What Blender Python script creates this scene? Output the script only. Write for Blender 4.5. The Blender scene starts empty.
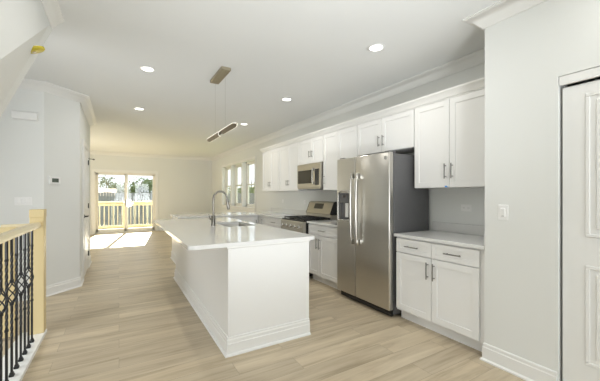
import bpy, bmesh, math, random
from mathutils import Vector, Matrix
random.seed(7)
S = bpy.context.scene
C = S.collection
PI = math.pi

# ------------------------------------------------------------------ camera
F_PX, CY, H = 307.0, 194.5, 1.33
YAW = math.atan(181 / 307.0)
cam = bpy.data.cameras.new('camera')
cam.sensor_width = 36.0
cam.lens = 36.0 * F_PX / 600.0
cam.shift_y = (CY - 190.5) / 600.0
cam.clip_start = 0.02
cam.clip_end = 400
co = bpy.data.objects.new('camera', cam)
C.objects.link(co)
co.location = (0, 0, H)
co.rotation_euler = (PI / 2, 0, -YAW)
S.camera = co

# ------------------------------------------------------------------ light
S.view_settings.view_transform = 'Standard'
S.view_settings.look = 'None'
S.view_settings.gamma = 1
S.view_settings.use_curve_mapping = False
S.view_settings.exposure = 0.6

W = bpy.data.worlds.new('sky')
S.world = W
W.use_nodes = True
wn = W.node_tree.nodes
bg = wn['Background']
bg.inputs['Color'].default_value = (0.90, 0.95, 1.0, 1)
bg.inputs['Strength'].default_value = 1.15

def lamp(name, kind, loc, rot, energy, color=(1, 1, 1), **kw):
    l = bpy.data.lights.new(name, kind)
    l.energy = energy
    l.color = color
    for k, v in kw.items():
        setattr(l, k, v)
    o = bpy.data.objects.new(name, l)
    C.objects.link(o)
    o.location = loc
    o.rotation_euler = rot
    return o

sun_dir = Vector((-0.48, -3.4, -2.03)).normalized()
so = lamp('sun', 'SUN', (0, 20, 12), (0, 0, 0), 19.0, (1, 0.91, 0.72), angle=0.012)
so.rotation_euler = sun_dir.to_track_quat('-Z', 'Y').to_euler()
# daylight through the two front windows behind the camera
for wx, ww in ((.30, 31), (1.62, 39)):
    lamp('window_daylight', 'AREA', (wx, -3.62, 1.5), (PI / 2 + .68, 0, 0), ww, (0.92, 0.96, 1.0),
         shape='RECTANGLE', size=1.1, size_y=1.8)
# the photographer's flash, bounced off the ceiling behind the camera
fl = lamp('bounced_flash', 'SPOT', (.6, -1.0, .7), (0, 0, 0), 280, (0.93, 0.965, 1.0), spot_size=math.radians(66), spot_blend=1.0, shadow_soft_size=.3)
fl.rotation_euler = (Vector((1.5, 3.1, 2.76)) - fl.location).to_track_quat('-Z', 'Y').to_euler()
# fill lamp at an added, unseen stair window, brightening floor and island side
sl = lamp('window_daylight', 'AREA', (-2.42, 2.75, .85), (0, 0, 0), 26, (0.95, 0.975, 1.0), shape='RECTANGLE', size=1.0, size_y=1.4)
sl.rotation_euler = (Vector((1.5, 3.6, .4)) - sl.location).to_track_quat('-Z', 'Y').to_euler()
# warm lamp at an added, unseen living room window, to brighten the back room
lamp('window_daylight', 'AREA', (-2.42, 9.6, 1.5), (PI/2 + .25, 0, -PI/2), 21, (1, .92, .72), shape='RECTANGLE', size=1.8, size_y=1.5)
CAN_W = 3.9

# ------------------------------------------------------------------ materials
def mat(name, col, rough=0.5, metal=0.0, **kw):
    m = bpy.data.materials.new(name)
    m.use_nodes = True
    b = m.node_tree.nodes['Principled BSDF']
    b.inputs['Base Color'].default_value = (*col, 1)
    b.inputs['Roughness'].default_value = rough
    b.inputs['Metallic'].default_value = metal
    for k, v in kw.items():
        b.inputs[k].default_value = v
    return m

def noise_tint(m, a, b, scale=(8, 8, 8), detail=4, rough=None, bump=0.0):
    """procedural colour variation between a and b"""
    nt = m.node_tree
    n = nt.nodes
    p = n['Principled BSDF']
    tc = n.new('ShaderNodeTexCoord')
    mp = n.new('ShaderNodeMapping')
    mp.inputs['Scale'].default_value = scale
    no = n.new('ShaderNodeTexNoise')
    no.inputs['Scale'].default_value = 1
    no.inputs['Detail'].default_value = detail
    r = n.new('ShaderNodeMix')
    r.data_type = 'RGBA'
    r.inputs[6].default_value = (*a, 1)
    r.inputs[7].default_value = (*b, 1)
    nt.links.new(tc.outputs['Object'], mp.inputs['Vector'])
    nt.links.new(mp.outputs[0], no.inputs['Vector'])
    nt.links.new(no.outputs['Fac'], r.inputs[0])
    nt.links.new(r.outputs[2], p.inputs['Base Color'])
    if rough:
        mr = n.new('ShaderNodeMapRange')
        mr.inputs['To Min'].default_value = rough[0]
        mr.inputs['To Max'].default_value = rough[1]
        nt.links.new(no.outputs['Fac'], mr.inputs['Value'])
        nt.links.new(mr.outputs[0], p.inputs['Roughness'])
    if bump:
        bp = n.new('ShaderNodeBump')
        bp.inputs['Strength'].default_value = bump
        bp.inputs['Distance'].default_value = 0.002
        nt.links.new(no.outputs['Fac'], bp.inputs['Height'])
        nt.links.new(bp.outputs[0], p.inputs['Normal'])
    return m

M = {}
M['wall'] = noise_tint(mat('wall_paint', (.775, .785, .762), .75), (.77, .78, .755), (.78, .79, .768), (3, 3, 3))
M['ceil'] = noise_tint(mat('ceiling_paint', (.80, .81, .80), .85), (.795, .805, .795), (.805, .815, .805), (3, 3, 3))
M['trim'] = noise_tint(mat('trim_paint', (.83, .83, .81), .38), (.825, .825, .805), (.835, .835, .815), (6, 6, 6))
M['cab'] = noise_tint(mat('cabinet_lacquer', (.84, .84, .825), .32), (.835, .835, .82), (.845, .845, .83), (6, 6, 6))
M['quartz'] = noise_tint(mat('white_quartz', (.74, .74, .725), .07), (.725, .725, .71), (.755, .755, .74), (30, 30, 30), 4)
M['steel'] = noise_tint(mat('brushed_steel', (.60, .585, .55), .28, 1.0), (.565, .55, .515), (.59, .575, .54), (2, 2, 60), 2)
M['steelwarm'] = noise_tint(mat('warm_brushed_steel', (.43, .405, .35), .32, 1.0), (.41, .385, .33), (.45, .425, .37), (2, 2, 60), 2)
M['chrome'] = noise_tint(mat('satin_nickel', (.62, .61, .58), .25, 1.0), (.58, .57, .54), (.66, .65, .62), (40, 40, 40))
M['tap'] = noise_tint(mat('dark_brushed_nickel', (.20, .19, .17), .28, 1.0), (.18, .17, .15), (.22, .21, .19), (40, 40, 40))
M['pull'] = noise_tint(mat('brushed_nickel_pull', (.27, .265, .25), .36, 1.0), (.24, .235, .22), (.30, .295, .28), (60, 60, 60))
M['grey'] = noise_tint(mat('dark_grey_panel', (.10, .10, .102), .45), (.095, .095, .097), (.115, .115, .117), (50, 50, 50))
M['black'] = noise_tint(mat('black_enamel', (.012, .012, .012), .22), (.010, .010, .010), (.016, .016, .016), (20, 20, 20))
M['iron'] = noise_tint(mat('black_iron', (.013, .013, .014), .5), (.010, .010, .011), (.02, .02, .021), (60, 60, 60))
M['glassblk'] = noise_tint(mat('dark_oven_glass', (.045, .042, .034), .08), (.04, .037, .03), (.05, .047, .038), (9, 9, 9))
M['wood'] = noise_tint(mat('raw_pine', (.70, .57, .31), .45), (.64, .51, .26), (.74, .61, .35), (9, 9, 1.2), 5)
M['woodx'] = noise_tint(mat('raw_pine_rail', (.78, .68, .46), .4), (.72, .62, .40), (.83, .74, .53), (9, 1.2, 9), 5)
M['plate'] = noise_tint(mat('white_plastic', (.86, .86, .845), .35), (.855, .855, .84), (.865, .865, .85), (20, 20, 20))
M['slot'] = noise_tint(mat('grey_slots', (.30, .30, .29), .5), (.28, .28, .27), (.32, .32, .31), (20, 20, 20))
M['lcd'] = noise_tint(mat('lcd_window', (.10, .12, .10), .2), (.09, .11, .09), (.11, .13, .11), (30, 30, 30))
M['yellow'] = noise_tint(mat('yellow_dust_cover', (.58, .47, .03), .45), (.52, .42, .02), (.62, .52, .05), (30, 30, 30))
M['tape'] = noise_tint(mat('blue_tape', (.05, .30, .75), .6), (.04, .27, .7), (.06, .33, .8), (60, 60, 60))
M['gold'] = noise_tint(mat('champagne_metal', (.42, .37, .27), .38, .8), (.38, .33, .24), (.46, .41, .30), (30, 30, 30))
M['frame'] = noise_tint(mat('white_vinyl', (.82, .80, .74), .35), (.815, .795, .735), (.825, .805, .745), (10, 10, 10))
M['deck'] = noise_tint(mat('deck_boards', (0.315, 0.294, 0.259), .7), (0.266, 0.245, 0.21), (0.35, 0.329, 0.294), (2, 30, 2))
M['deckrail'] = noise_tint(mat('new_lumber', (.56, .44, .24), .6), (.52, .40, .21), (.60, .48, .28), (9, 9, 2))
M['deckwhite'] = noise_tint(mat('white_baluster', (.42, .37, .26), .5), (.41, .36, .25), (.43, .38, .27), (9, 9, 2))
M['fence'] = noise_tint(mat('weathered_fence', (0.216, 0.222, 0.228), .8), (0.192, 0.198, 0.204), (0.252, 0.258, 0.264), (6, 6, 1))
M['siding'] = noise_tint(mat('grey_siding', (0.312, 0.318, 0.324), .8), (0.3, 0.306, 0.312), (0.324, 0.33, 0.336), (1, 1, 30))
M['roof'] = noise_tint(mat('tan_shingles', (.20, .155, .13), .9), (.17, .13, .11), (.23, .18, .15), (12, 12, 12))
M['lawn'] = noise_tint(mat('lawn', (0.125, 0.16, 0.07), .9), (0.1, 0.14, 0.05), (0.165, 0.19, 0.095), (4, 4, 4), 6)
M['leaf'] = noise_tint(mat('green_leaves', (0.125, 0.18, 0.05), .7), (0.09, 0.14, 0.03), (0.18, 0.23, 0.08), (3, 3, 3), 4)
M['leafpale'] = noise_tint(mat('pale_leaves', (0.248, 0.275, 0.165), .7), (0.209, 0.242, 0.132), (0.286, 0.303, 0.198), (3, 3, 3), 4)
M['leafdark'] = noise_tint(mat('dark_leaves', (0.06, 0.09, 0.05), .7), (0.045, 0.07, 0.035), (0.085, 0.115, 0.065), (3, 3, 3), 4)
M['bark'] = noise_tint(mat('bark', (.25, .21, .17), .9), (.20, .17, .13), (.30, .26, .21), (12, 12, 3), 4)
M['rubber'] = noise_tint(mat('grey_rubber', (.05, .05, .05), .6), (.045, .045, .045), (.06, .06, .06), (30, 30, 30))
M['drop'] = noise_tint(mat('stairwell_paint', (.70, .66, .55), .8), (.69, .65, .54), (.71, .67, .56), (3, 3, 3))

def emit(name, col, s):
    m = mat(name, col, .5)
    b = m.node_tree.nodes['Principled BSDF']
    b.inputs['Emission Color'].default_value = (*col, 1)
    b.inputs['Emission Strength'].default_value = s
    return m
M['led'] = emit('led_glow', (1, .95, .86), .75)
M['canlight'] = emit('can_lens', (1, .97, .92), 3.0)
M['bronze'] = noise_tint(mat('dark_bronze', (.14, .12, .085), .45, .6), (.12, .10, .07), (.16, .14, .10), (30, 30, 30))
M['display'] = emit('clock_display', (.05, .09, .10), .05)

def glass_mat():
    m = bpy.data.materials.new('window_glass')
    m.use_nodes = True
    nt = m.node_tree
    n = nt.nodes
    n.clear()
    out = n.new('ShaderNodeOutputMaterial')
    mix = n.new('ShaderNodeMixShader')
    fr = n.new('ShaderNodeFresnel')
    fr.inputs['IOR'].default_value = 1.45
    tr = n.new('ShaderNodeBsdfTransparent')
    tr.inputs['Color'].default_value = (.97, .98, .97, 1)
    gl = n.new('ShaderNodeBsdfGlossy')
    gl.inputs['Roughness'].default_value = 0.02
    geo = n.new('ShaderNodeNewGeometry')
    ior = n.new('ShaderNodeMath'); ior.operation = 'MULTIPLY_ADD'
    ior.inputs[1].default_value = 1/1.45 - 1.45
    ior.inputs[2].default_value = 1.45
    nt.links.new(geo.outputs['Backfacing'], ior.inputs[0])
    nt.links.new(ior.outputs[0], fr.inputs['IOR'])
    nt.links.new(fr.outputs[0], mix.inputs[0])
    nt.links.new(tr.outputs[0], mix.inputs[1])
    nt.links.new(gl.outputs[0], mix.inputs[2])
    nt.links.new(mix.outputs[0], out.inputs['Surface'])
    return m
M['glass'] = glass_mat()

def floor_mat():
    m = bpy.data.materials.new('oak_plank_floor')
    m.use_nodes = True
    nt = m.node_tree
    n = nt.nodes
    L = nt.links.new
    p = n['Principled BSDF']
    tc = n.new('ShaderNodeTexCoord')
    br = n.new('ShaderNodeTexBrick')
    br.offset = 0.37
    br.inputs['Scale'].default_value = 1.0
    br.inputs['Brick Width'].default_value = 1.22
    br.inputs['Row Height'].default_value = 0.182
    br.inputs['Mortar Size'].default_value = 0.0012
    br.inputs['Mortar Smooth'].default_value = 0.1
    br.inputs['Bias'].default_value = 0.0
    br.inputs['Color1'].default_value = (0, 0, 0, 1)
    br.inputs['Color2'].default_value = (1, 1, 1, 1)
    br.inputs['Mortar'].default_value = (0.5, 0.5, 0.5, 1)
    L(tc.outputs['Object'], br.inputs['Vector'])
    # each plank shifts the grain
    sc = n.new('ShaderNodeVectorMath'); sc.operation = 'SCALE'
    sc.inputs['Scale'].default_value = 7.0
    L(br.outputs['Color'], sc.inputs[0])
    ad = n.new('ShaderNodeVectorMath'); ad.operation = 'ADD'
    L(tc.outputs['Object'], ad.inputs[0]); L(sc.outputs[0], ad.inputs[1])
    mp = n.new('ShaderNodeMapping')
    mp.inputs['Scale'].default_value = (1.1, 13, 1)
    L(ad.outputs[0], mp.inputs['Vector'])
    no = n.new('ShaderNodeTexNoise')
    no.inputs['Scale'].default_value = 1.0
    no.inputs['Detail'].default_value = 7
    no.inputs['Roughness'].default_value = .62
    no.inputs['Distortion'].default_value = .6
    L(mp.outputs[0], no.inputs['Vector'])
    ra = n.new('ShaderNodeValToRGB')
    e = ra.color_ramp.elements
    e[0].position = .28; e[0].color = (.37, .295, .19, 1)
    e[1].position = .72; e[1].color = (.68, .585, .43, 1)
    mid = ra.color_ramp.elements.new(.5); mid.color = (.57, .475, .335, 1)
    L(no.outputs['Fac'], ra.inputs[0])
    # plank to plank tone
    tone = n.new('ShaderNodeMix'); tone.data_type = 'RGBA'; tone.blend_type = 'MULTIPLY'
    tone.inputs[0].default_value = 1
    tr = n.new('ShaderNodeValToRGB')
    tr.color_ramp.elements[0].color = (.86, .855, .85, 1)
    tr.color_ramp.elements[1].color = (1.06, 1.06, 1.06, 1)
    L(br.outputs['Color'], tr.inputs[0])
    L(ra.outputs[0], tone.inputs[6]); L(tr.outputs[0], tone.inputs[7])
    seam = n.new('ShaderNodeMix'); seam.data_type = 'RGBA'
    seam.inputs[7].default_value = (.30, .24, .17, 1)
    L(br.outputs['Fac'], seam.inputs[0]); L(tone.outputs[2], seam.inputs[6])
    L(seam.outputs[2], p.inputs['Base Color'])
    p.inputs['Roughness'].default_value = .38
    bp = n.new('ShaderNodeBump')
    bp.inputs['Strength'].default_value = .12
    bp.inputs['Distance'].default_value = .003
    L(no.outputs['Fac'], bp.inputs['Height'])
    L(bp.outputs[0], p.inputs['Normal'])
    return m
M['floor'] = floor_mat()

# ------------------------------------------------------------------ mesh helpers
class MB:
    def __init__(self):
        self.bm = bmesh.new()
    def box(self, a, b, bev=0.0, seg=1):
        t = bmesh.new()
        x0, x1 = sorted((a[0], b[0])); y0, y1 = sorted((a[1], b[1])); z0, z1 = sorted((a[2], b[2]))
        bmesh.ops.create_cube(t, size=1, matrix=Matrix.Translation(((x0+x1)/2, (y0+y1)/2, (z0+z1)/2)) @ Matrix.Diagonal((x1-x0, y1-y0, z1-z0, 1)))
        if bev:
            bmesh.ops.bevel(t, geom=list(t.edges), offset=bev, segments=seg, affect='EDGES', profile=.5)
        return self.merge(t)
    def merge(self, t):
        me = bpy.data.meshes.new('tmp'); t.to_mesh(me); t.free()
        self.bm.from_mesh(me); bpy.data.meshes.remove(me)
        return self
    def cyl(self, p0, p1, r, seg=16, r2=None):
        p0, p1 = Vector(p0), Vector(p1)
        d = p1 - p0
        t = bmesh.new()
        q = d.to_track_quat('Z', 'Y').to_matrix().to_4x4()
        bmesh.ops.create_cone(t, cap_ends=True, segments=seg, radius1=r, radius2=r if r2 is None else r2, depth=d.length,
                              matrix=Matrix.Translation((p0+p1)/2) @ q)
        return self.merge(t)
    def tube(self, pts, r, seg=10, closed=False):
        pts = [Vector(p) for p in pts]
        n = len(pts)
        rr = r if isinstance(r, (list, tuple)) else [r]*n
        rings = []
        up = None
        for i in range(n):
            d = (pts[min(i+1, n-1)] - pts[max(i-1, 0)]).normalized()
            if up is None:
                up = Vector((0, 0, 1)) if abs(d.z) < .9 else Vector((1, 0, 0))
            s = d.cross(up).normalized()
            u = s.cross(d).normalized()
            up = u
            rings.append([self.bm.verts.new(pts[i] + rr[i]*(math.cos(a)*s + math.sin(a)*u)) for a in [2*PI*k/seg for k in range(seg)]])
        for i in range(n-1):
            for k in range(seg):
                self.bm.faces.new((rings[i][k], rings[i][(k+1) % seg], rings[i+1][(k+1) % seg], rings[i+1][k]))
        self.bm.faces.new(list(reversed(rings[0]))); self.bm.faces.new(rings[-1])
        return self
    def lathe(self, prof, c, seg=24):
        rings = []
        for r, z in prof:
            rings.append([self.bm.verts.new((c[0]+r*math.cos(2*PI*k/seg), c[1]+r*math.sin(2*PI*k/seg), c[2]+z)) for k in range(seg)])
        for i in range(len(rings)-1):
            for k in range(seg):
                self.bm.faces.new((rings[i][k], rings[i][(k+1) % seg], rings[i+1][(k+1) % seg], rings[i+1][k]))
        self.bm.faces.new(list(reversed(rings[0]))); self.bm.faces.new(rings[-1])
        return self
    def prism(self, poly, z0, z1):
        lo = [self.bm.verts.new((x, y, z0)) for x, y in poly]
        hi = [self.bm.verts.new((x, y, z1)) for x, y in poly]
        self.bm.faces.new(list(reversed(lo))); self.bm.faces.new(hi)
        n = len(poly)
        for i in range(n):
            self.bm.faces.new((lo[i], lo[(i+1) % n], hi[(i+1) % n], hi[i]))
        return self
    def loft(self, A, B):
        """solid between two polygons of equal count"""
        a = [self.bm.verts.new(p) for p in A]; b = [self.bm.verts.new(p) for p in B]
        n = len(A)
        self.bm.faces.new(list(reversed(a))); self.bm.faces.new(b)
        for i in range(n):
            self.bm.faces.new((a[i], a[(i+1) % n], b[(i+1) % n], b[i]))
        return self
    def sweep(self, prof, path, base_z, closed=False):
        """profile [(out, z)] swept on a plan path, out = to the left of travel"""
        P = [Vector((x, y)) for x, y in path]
        n = len(P)
        rings = []
        for i in range(n):
            def nrm(a, b):
                d = (b-a).normalized(); return Vector((-d.y, d.x))
            if closed:
                n1 = nrm(P[i-1], P[i]); n2 = nrm(P[i], P[(i+1) % n])
            else:
                n1 = nrm(P[max(i-1, 0)], P[max(i-1, 0)+1]); n2 = nrm(P[min(i, n-2)], P[min(i, n-2)+1])
            m = (n1+n2) / (1+n1.dot(n2))
            rings.append([self.bm.verts.new((P[i].x+m.x*o, P[i].y+m.y*o, base_z+z)) for o, z in prof])
        k = len(prof)
        for i in range(n if closed else n-1):
            a, b = rings[i], rings[(i+1) % n]
            for j in range(k):
                self.bm.faces.new((a[j], b[j], b[(j+1) % k], a[(j+1) % k]))
        if not closed:
            self.bm.faces.new(rings[0]); self.bm.faces.new(list(reversed(rings[-1])))
        return self
    def build(self, name, m, parent=None, smooth=None, label=None):
        bmesh.ops.recalc_face_normals(self.bm, faces=list(self.bm.faces))
        if parent is not None:
            q = parent; off = Vector((0, 0, 0))
            while q is not None:
                off += q.location; q = q.parent
            bmesh.ops.translate(self.bm, verts=list(self.bm.verts), vec=-off)
        me = bpy.data.meshes.new(name)
        self.bm.to_mesh(me); self.bm.free()
        me.materials.append(M[m] if isinstance(m, str) else m)
        o = bpy.data.objects.new(name, me)
        C.objects.link(o)
        if parent is not None:
            o.parent = parent
        if smooth:
            me.polygons.foreach_set('use_smooth', [True]*len(me.polygons))
            try:
                me.set_sharp_from_angle(angle=math.radians(smooth))
            except Exception:
                pass
        if label:
            o['label'] = label
        return o

def thing(name, label, cat, loc, group=None):
    o = bpy.data.objects.new(name, None)
    o.empty_display_size = .1
    C.objects.link(o)
    o.location = loc
    return tag(o, label, cat, group)
def tag(o, label, cat, group=None, kind=None):
    o['label'] = label; o['category'] = cat
    if group: o['group'] = group
    if kind: o['kind'] = kind
    return o
def struct(o):
    o['kind'] = 'structure'
    return o

# ------------------------------------------------------------------ dimensions of the room
ZC = 2.76
XR = 3.18           # kitchen wall
XK = 2.53           # closet wall
YK = 1.37           # end of closet wall
YB = 12.30          # back wall
XH = -0.49          # hall wall
YH0, YH1 = 5.445, 7.30
YL = 5.10           # wall with the switches
XL = -2.30
YF = -3.50

# ------------------------------------------------------------------ floor, ceiling, walls
m = MB()
# floor around the stair opening X<-0.78, Y 0.6..3.76
for a, b in (((-0.78, YF-.15), (3.4, YB+.14)), ((XL-.15, 3.76), (-0.78, YB+.14)), ((XL-.15, YF-.15), (-0.78, 0.4))):
    m.box((a[0], a[1], -.12), (b[0], b[1], 0))
struct(m.build('floor', 'floor'))
m = MB(); m.box((XL-.15, YF-.15, ZC), (3.4, YB+.14, ZC+.1)); struct(m.build('ceiling', 'ceil'))

m = MB()
WIN = [(7.80, 8.74), (8.84, 9.78), (9.87, 10.82)]
WZ0, WZ1 = 0.965, 2.29
m.box((XR, YK-.2, -.1), (XR+.18, WIN[0][0], ZC))
for i in range(2):
    m.box((XR, WIN[i][1], WZ0), (XR+.18, WIN[i+1][0], WZ1))
m.box((XR, WIN[0][0], -.1), (XR+.18, WIN[2][1], WZ0))
m.box((XR, WIN[0][0], WZ1), (XR+.18, WIN[2][1], ZC))
m.box((XR, WIN[2][1], -.1), (XR+.18, YB+.14, ZC))
struct(m.build('wall_right', 'wall'))

m = MB()   # closet wall with the door opening
DY0, DY1, DZ = 0.10, 0.892, 2.118
m.box((XK, DY1, 0), (XK+.12, YK, ZC))
m.box((XK, DY0, DZ), (XK+.12, DY1, ZC))
m.box((XK, YF, 0), (XK+.12, DY0, ZC))
m.box((XK+.12, YK-.12, 0), (XR, YK, ZC))
m.box((XR, YF, 0), (XR+.12, YK-.2, ZC))
struct(m.build('wall_closet', 'wall'))

m = MB()   # back wall with slider opening
SX0, SX1, SZ = -0.70, 1.15, 2.09
m.box((XL-.15, YB, -.1), (SX0, YB+.14, ZC))
m.box((SX1, YB, -.1), (XR, YB+.14, ZC))
m.box((SX0, YB, SZ), (SX1, YB+.14, ZC))
struct(m.build('wall_back', 'wall'))

m = MB()   # block between switch wall, angled wall and hall
m.prism([(XL, YL), (-.835, YL), (XH, YH0), (XH, YH1), (XL, YH1)], -1.6, ZC)
struct(m.build('wall_hall', 'wall'))
m = MB()
LW0, LW1, LZ0, LZ1 = 2.20, 3.30, .10, 1.60
m.box((XL-.15, YF, -1.6), (XL, LW0, ZC)); m.box((XL-.15, LW1, -1.6), (XL, 8.6, ZC)); m.box((XL-.15, 10.6, -1.6), (XL, YB, ZC))
m.box((XL-.15, 8.6, -1.6), (XL, 10.6, .7)); m.box((XL-.15, 8.6, 2.3), (XL, 10.6, ZC))
m.box((XL-.15, LW0, -1.6), (XL, LW1, LZ0)); m.box((XL-.15, LW0, LZ1), (XL, LW1, ZC))
struct(m.build('wall_left', 'wall'))
w = bpy.data.objects.new('window_7', None); C.objects.link(w); w.location = (XL-.08, 9.6, .7); struct(w)  # unseen window added as an opening for the warm back-room lamp
m = MB()
m.box((XL-.1, 8.6, .7), (XL-.05, 8.65, 2.3)); m.box((XL-.1, 10.55, .7), (XL-.05, 10.6, 2.3)); m.box((XL-.1, 9.575, .7), (XL-.05, 9.625, 2.3)); m.box((XL-.1, 8.6, .7), (XL-.05, 10.6, .75)); m.box((XL-.1, 8.6, 2.25), (XL-.05, 10.6, 2.3))
m.build('window_frame', 'frame', w)
w = bpy.data.objects.new('window_6', None); C.objects.link(w); w.location = (XL-.08, 2.75, LZ0); struct(w)  # unseen low window added for the fill lamp from the left
m = MB()
m.box((XL-.1, LW0, LZ0), (XL-.05, LW0+.05, LZ1)); m.box((XL-.1, LW1-.05, LZ0), (XL-.05, LW1, LZ1)); m.box((XL-.1, LW0, LZ0), (XL-.05, LW1, LZ0+.05)); m.box((XL-.1, LW0, LZ1-.05), (XL-.05, LW1, LZ1))
m.build('window_frame', 'frame', w)
m = MB()
for a, b in (((XL-.15, 0), (-.25, ZC)), ((.85, 0), (1.07, ZC)), ((2.17, 0), (XR, ZC))):
    m.box((a[0], YF-.15, a[1]), (b[0], YF, b[1]))
for x0, x1 in ((-.25, .85), (1.07, 2.17)):
    m.box((x0, YF-.15, 0), (x1, YF, .6)); m.box((x0, YF-.15, 2.4), (x1, YF, ZC))
struct(m.build('wall_front', 'wall'))
# stairwell below the opening
m = MB()
m.box((-.80, 0.4, -1.6), (-.78, 3.76, -.12)); m.box((XL, 3.76, -1.6), (-.78, 3.78, -.12)); m.box((XL, .38, -1.6), (-.78, .4, -.12))
struct(m.build('wall_stairwell', 'drop'))
m = MB(); m.box((XL, .4, -1.65), (-.78, 3.78, -1.6)); struct(m.build('floor_landing', 'floor'))

# crown moulding round the room
CROWN = [(0, -.10), (.012, -.10), (.016, -.088), (.030, -.078), (.052, -.052), (.076, -.032), (.098, -.022), (.104, -.014), (.115, -.012), (.115, 0), (0, 0)]
room = [(XK, YF), (XK, YK), (XR, YK), (XR, YB), (XL, YB), (XL, YH1), (XH, YH1), (XH, YH0), (-.835, YL), (XL, YL)]
m = MB(); m.sweep(CROWN, room, ZC); struct(m.build('trim_1', 'trim', smooth=40))

# baseboards with shoe moulding
BASE = [(0, 0), (.026, 0), (.026, .012), (.014, .022), (.014, .105), (.010, .112), (.010, .132), (.006, .14), (0, .14)]
def base(name, path):
    m = MB(); m.sweep(BASE, path, 0); struct(m.build(name, 'trim'))
base('baseboard_closet', [(XK, DY1+.004), (XK, YK), (XK+.06, YK)])
base('baseboard_front', [(XK, YF), (XK, DY0-.004)])
base('baseboard_right', [(XR, 7.02), (XR, YB), (SX1+.10, YB)])
base('baseboard_back', [(SX0-.10, YB), (XL, YB), (XL, YH1), (XH, YH1), (XH, 6.76)])
base('baseboard_hall', [(XH, 5.80), (XH, YH0), (-.835, YL), (XL, YL), (XL, 3.8)])

# ------------------------------------------------------------------ bulkhead of the upper stair, top left
m = MB()
zE = lambda y: 1.948 + .613*(y-1.911)
y0, y1 = .45, 3.06
ye = 3.165
A = [(-.47, y1, zE(y1)), (-.47, y0, zE(y0)), (-.47, y0, ZC), (-.47, ye, ZC), (-.47, ye, zE(y1))]
# underside tilts down toward the far left
B = [(-1.10, y1, zE(y1)-1.52), (-1.10, y0, zE(y0)-1.52), (-1.10, y0, ZC), (-1.10, ye, ZC), (-1.10, ye, zE(y1)-1.52)]
m.loft(A, B)
m.box((-1.10, YF, 0), (-.47, y0, ZC))
struct(m.build('wall_stair_bulkhead', 'wall'))
m = MB(); m.sweep([(o*.72, z*.85) for o, z in CROWN], [(-.47, ye), (-.47, YF)], ZC); struct(m.build('trim_2', 'trim', smooth=40))

# ------------------------------------------------------------------ doors
def panel_door(mb, face, y0, y1, z0, z1, panels, t=.04):
    """door leaf in a plane X = face looking along -X (sgn -1) or +X"""
    X, sg = face
    mb.box((X, y0, z0), (X - sg*t, y1, z1), .003)
    for (a, b, c, d) in panels:
        w = .022
        # raised ogee frame and raised field
        for p, q in (((a, c), (b, c+w)), ((a, d-w), (b, d)), ((a, c+w), (a+w, d-w)), ((b-w, c+w), (b, d-w))):
            mb.box((X - sg*.002, p[0], p[1]), (X + sg*.007, q[0], q[1]), .003)
        mb.box((X - sg*.002, a+.05, c+.05), (X + sg*.006, b-.05, d-.05), .005)
    return mb

d = bpy.data.objects.new('door_1', None); C.objects.link(d); d.location = (XK+.03, .49, 0); struct(d)
m = MB(); panel_door(m, (XK+.022, -1), .112, .877, .012, 2.040, [(.24, .758, .25, .88), (.24, .758, 1.06, 1.97)]); m.build('door_panel', 'trim', d)
m = MB(); m.box((XK+.004, DY0+.004, 2.056), (XK+.022, DY1-.004, DZ-.002), .002); m.build('header', 'trim', d)
m = MB(); m.box((XK+.09, DY0+.002, 0.0), (XK+.115, DY0+.012, DZ-.01)); m.box((XK+.09, DY1-.012, 0.0), (XK+.115, DY1-.002, DZ-.01)); m.build('jamb', 'trim', d)
m = MB(); m.cyl((XK+.035, .19, .95), (XK-.02, .19, .95), .012); m.lathe([(.0, 0), (.02, .002), (.027, .015), (.02, .03), (.0, .033)], (0, 0, 0), 14)
for v in m.bm.verts:
    if v.co.length < .05:
        x, y, z = v.co; v.co = Vector((XK-.015 - z, .19 + y, .95 + x))
m.build('door_knob', 'chrome', d, 40)

d = bpy.data.objects.new('door_2', None); C.objects.link(d); d.location = (XH, 6.28, 0); struct(d)
m = MB(); panel_door(m, (XH+.012, 1), 5.91, 6.65, .012, 2.10, [(6.02, 6.54, .25, .90), (6.02, 6.54, 1.08, 1.98)], .03); m.build('door_panel', 'trim', d)
m = MB()
m.box((XH, 5.81, 0), (XH+.018, 5.90, 2.11), .004); m.box((XH, 6.66, 0), (XH+.018, 6.75, 2.11), .004); m.box((XH, 5.81, 2.11), (XH+.020, 6.75, 2.20), .004)
m.build('casing', 'trim', d)
m = MB(); m.cyl((XH+.012, 5.985, .98), (XH+.06, 5.985, .98), .012, 12); m.cyl((XH+.010, 5.985, .98), (XH+.020, 5.985, .98), .028, 16); m.tube([(XH+.055, 5.985, .98), (XH+.06, 6.03, .98), (XH+.058, 6.10, .98)], .009, 8)
m.build('door_handle', 'iron', d, 40)
for z in (.28, 1.13, 1.90):
    m = MB(); m.cyl((XH+.022, 6.655, z-.045), (XH+.022, 6.655, z+.045), .006, 10); m.box((XH+.011, 6.645, z-.04), (XH+.016, 6.668, z+.04)); m.build('hinge', 'iron', d)
m = MB(); m.tube([(XH+.02, 6.66, 1.97), (XH+.06, 6.70, 1.97), (XH+.085, 6.74, 1.97)], .006, 8); m.cyl((XH+.085, 6.74, 1.97), (XH+.10, 6.755, 1.97), .012, 10); m.build('door_stop', 'iron', d)

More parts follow.
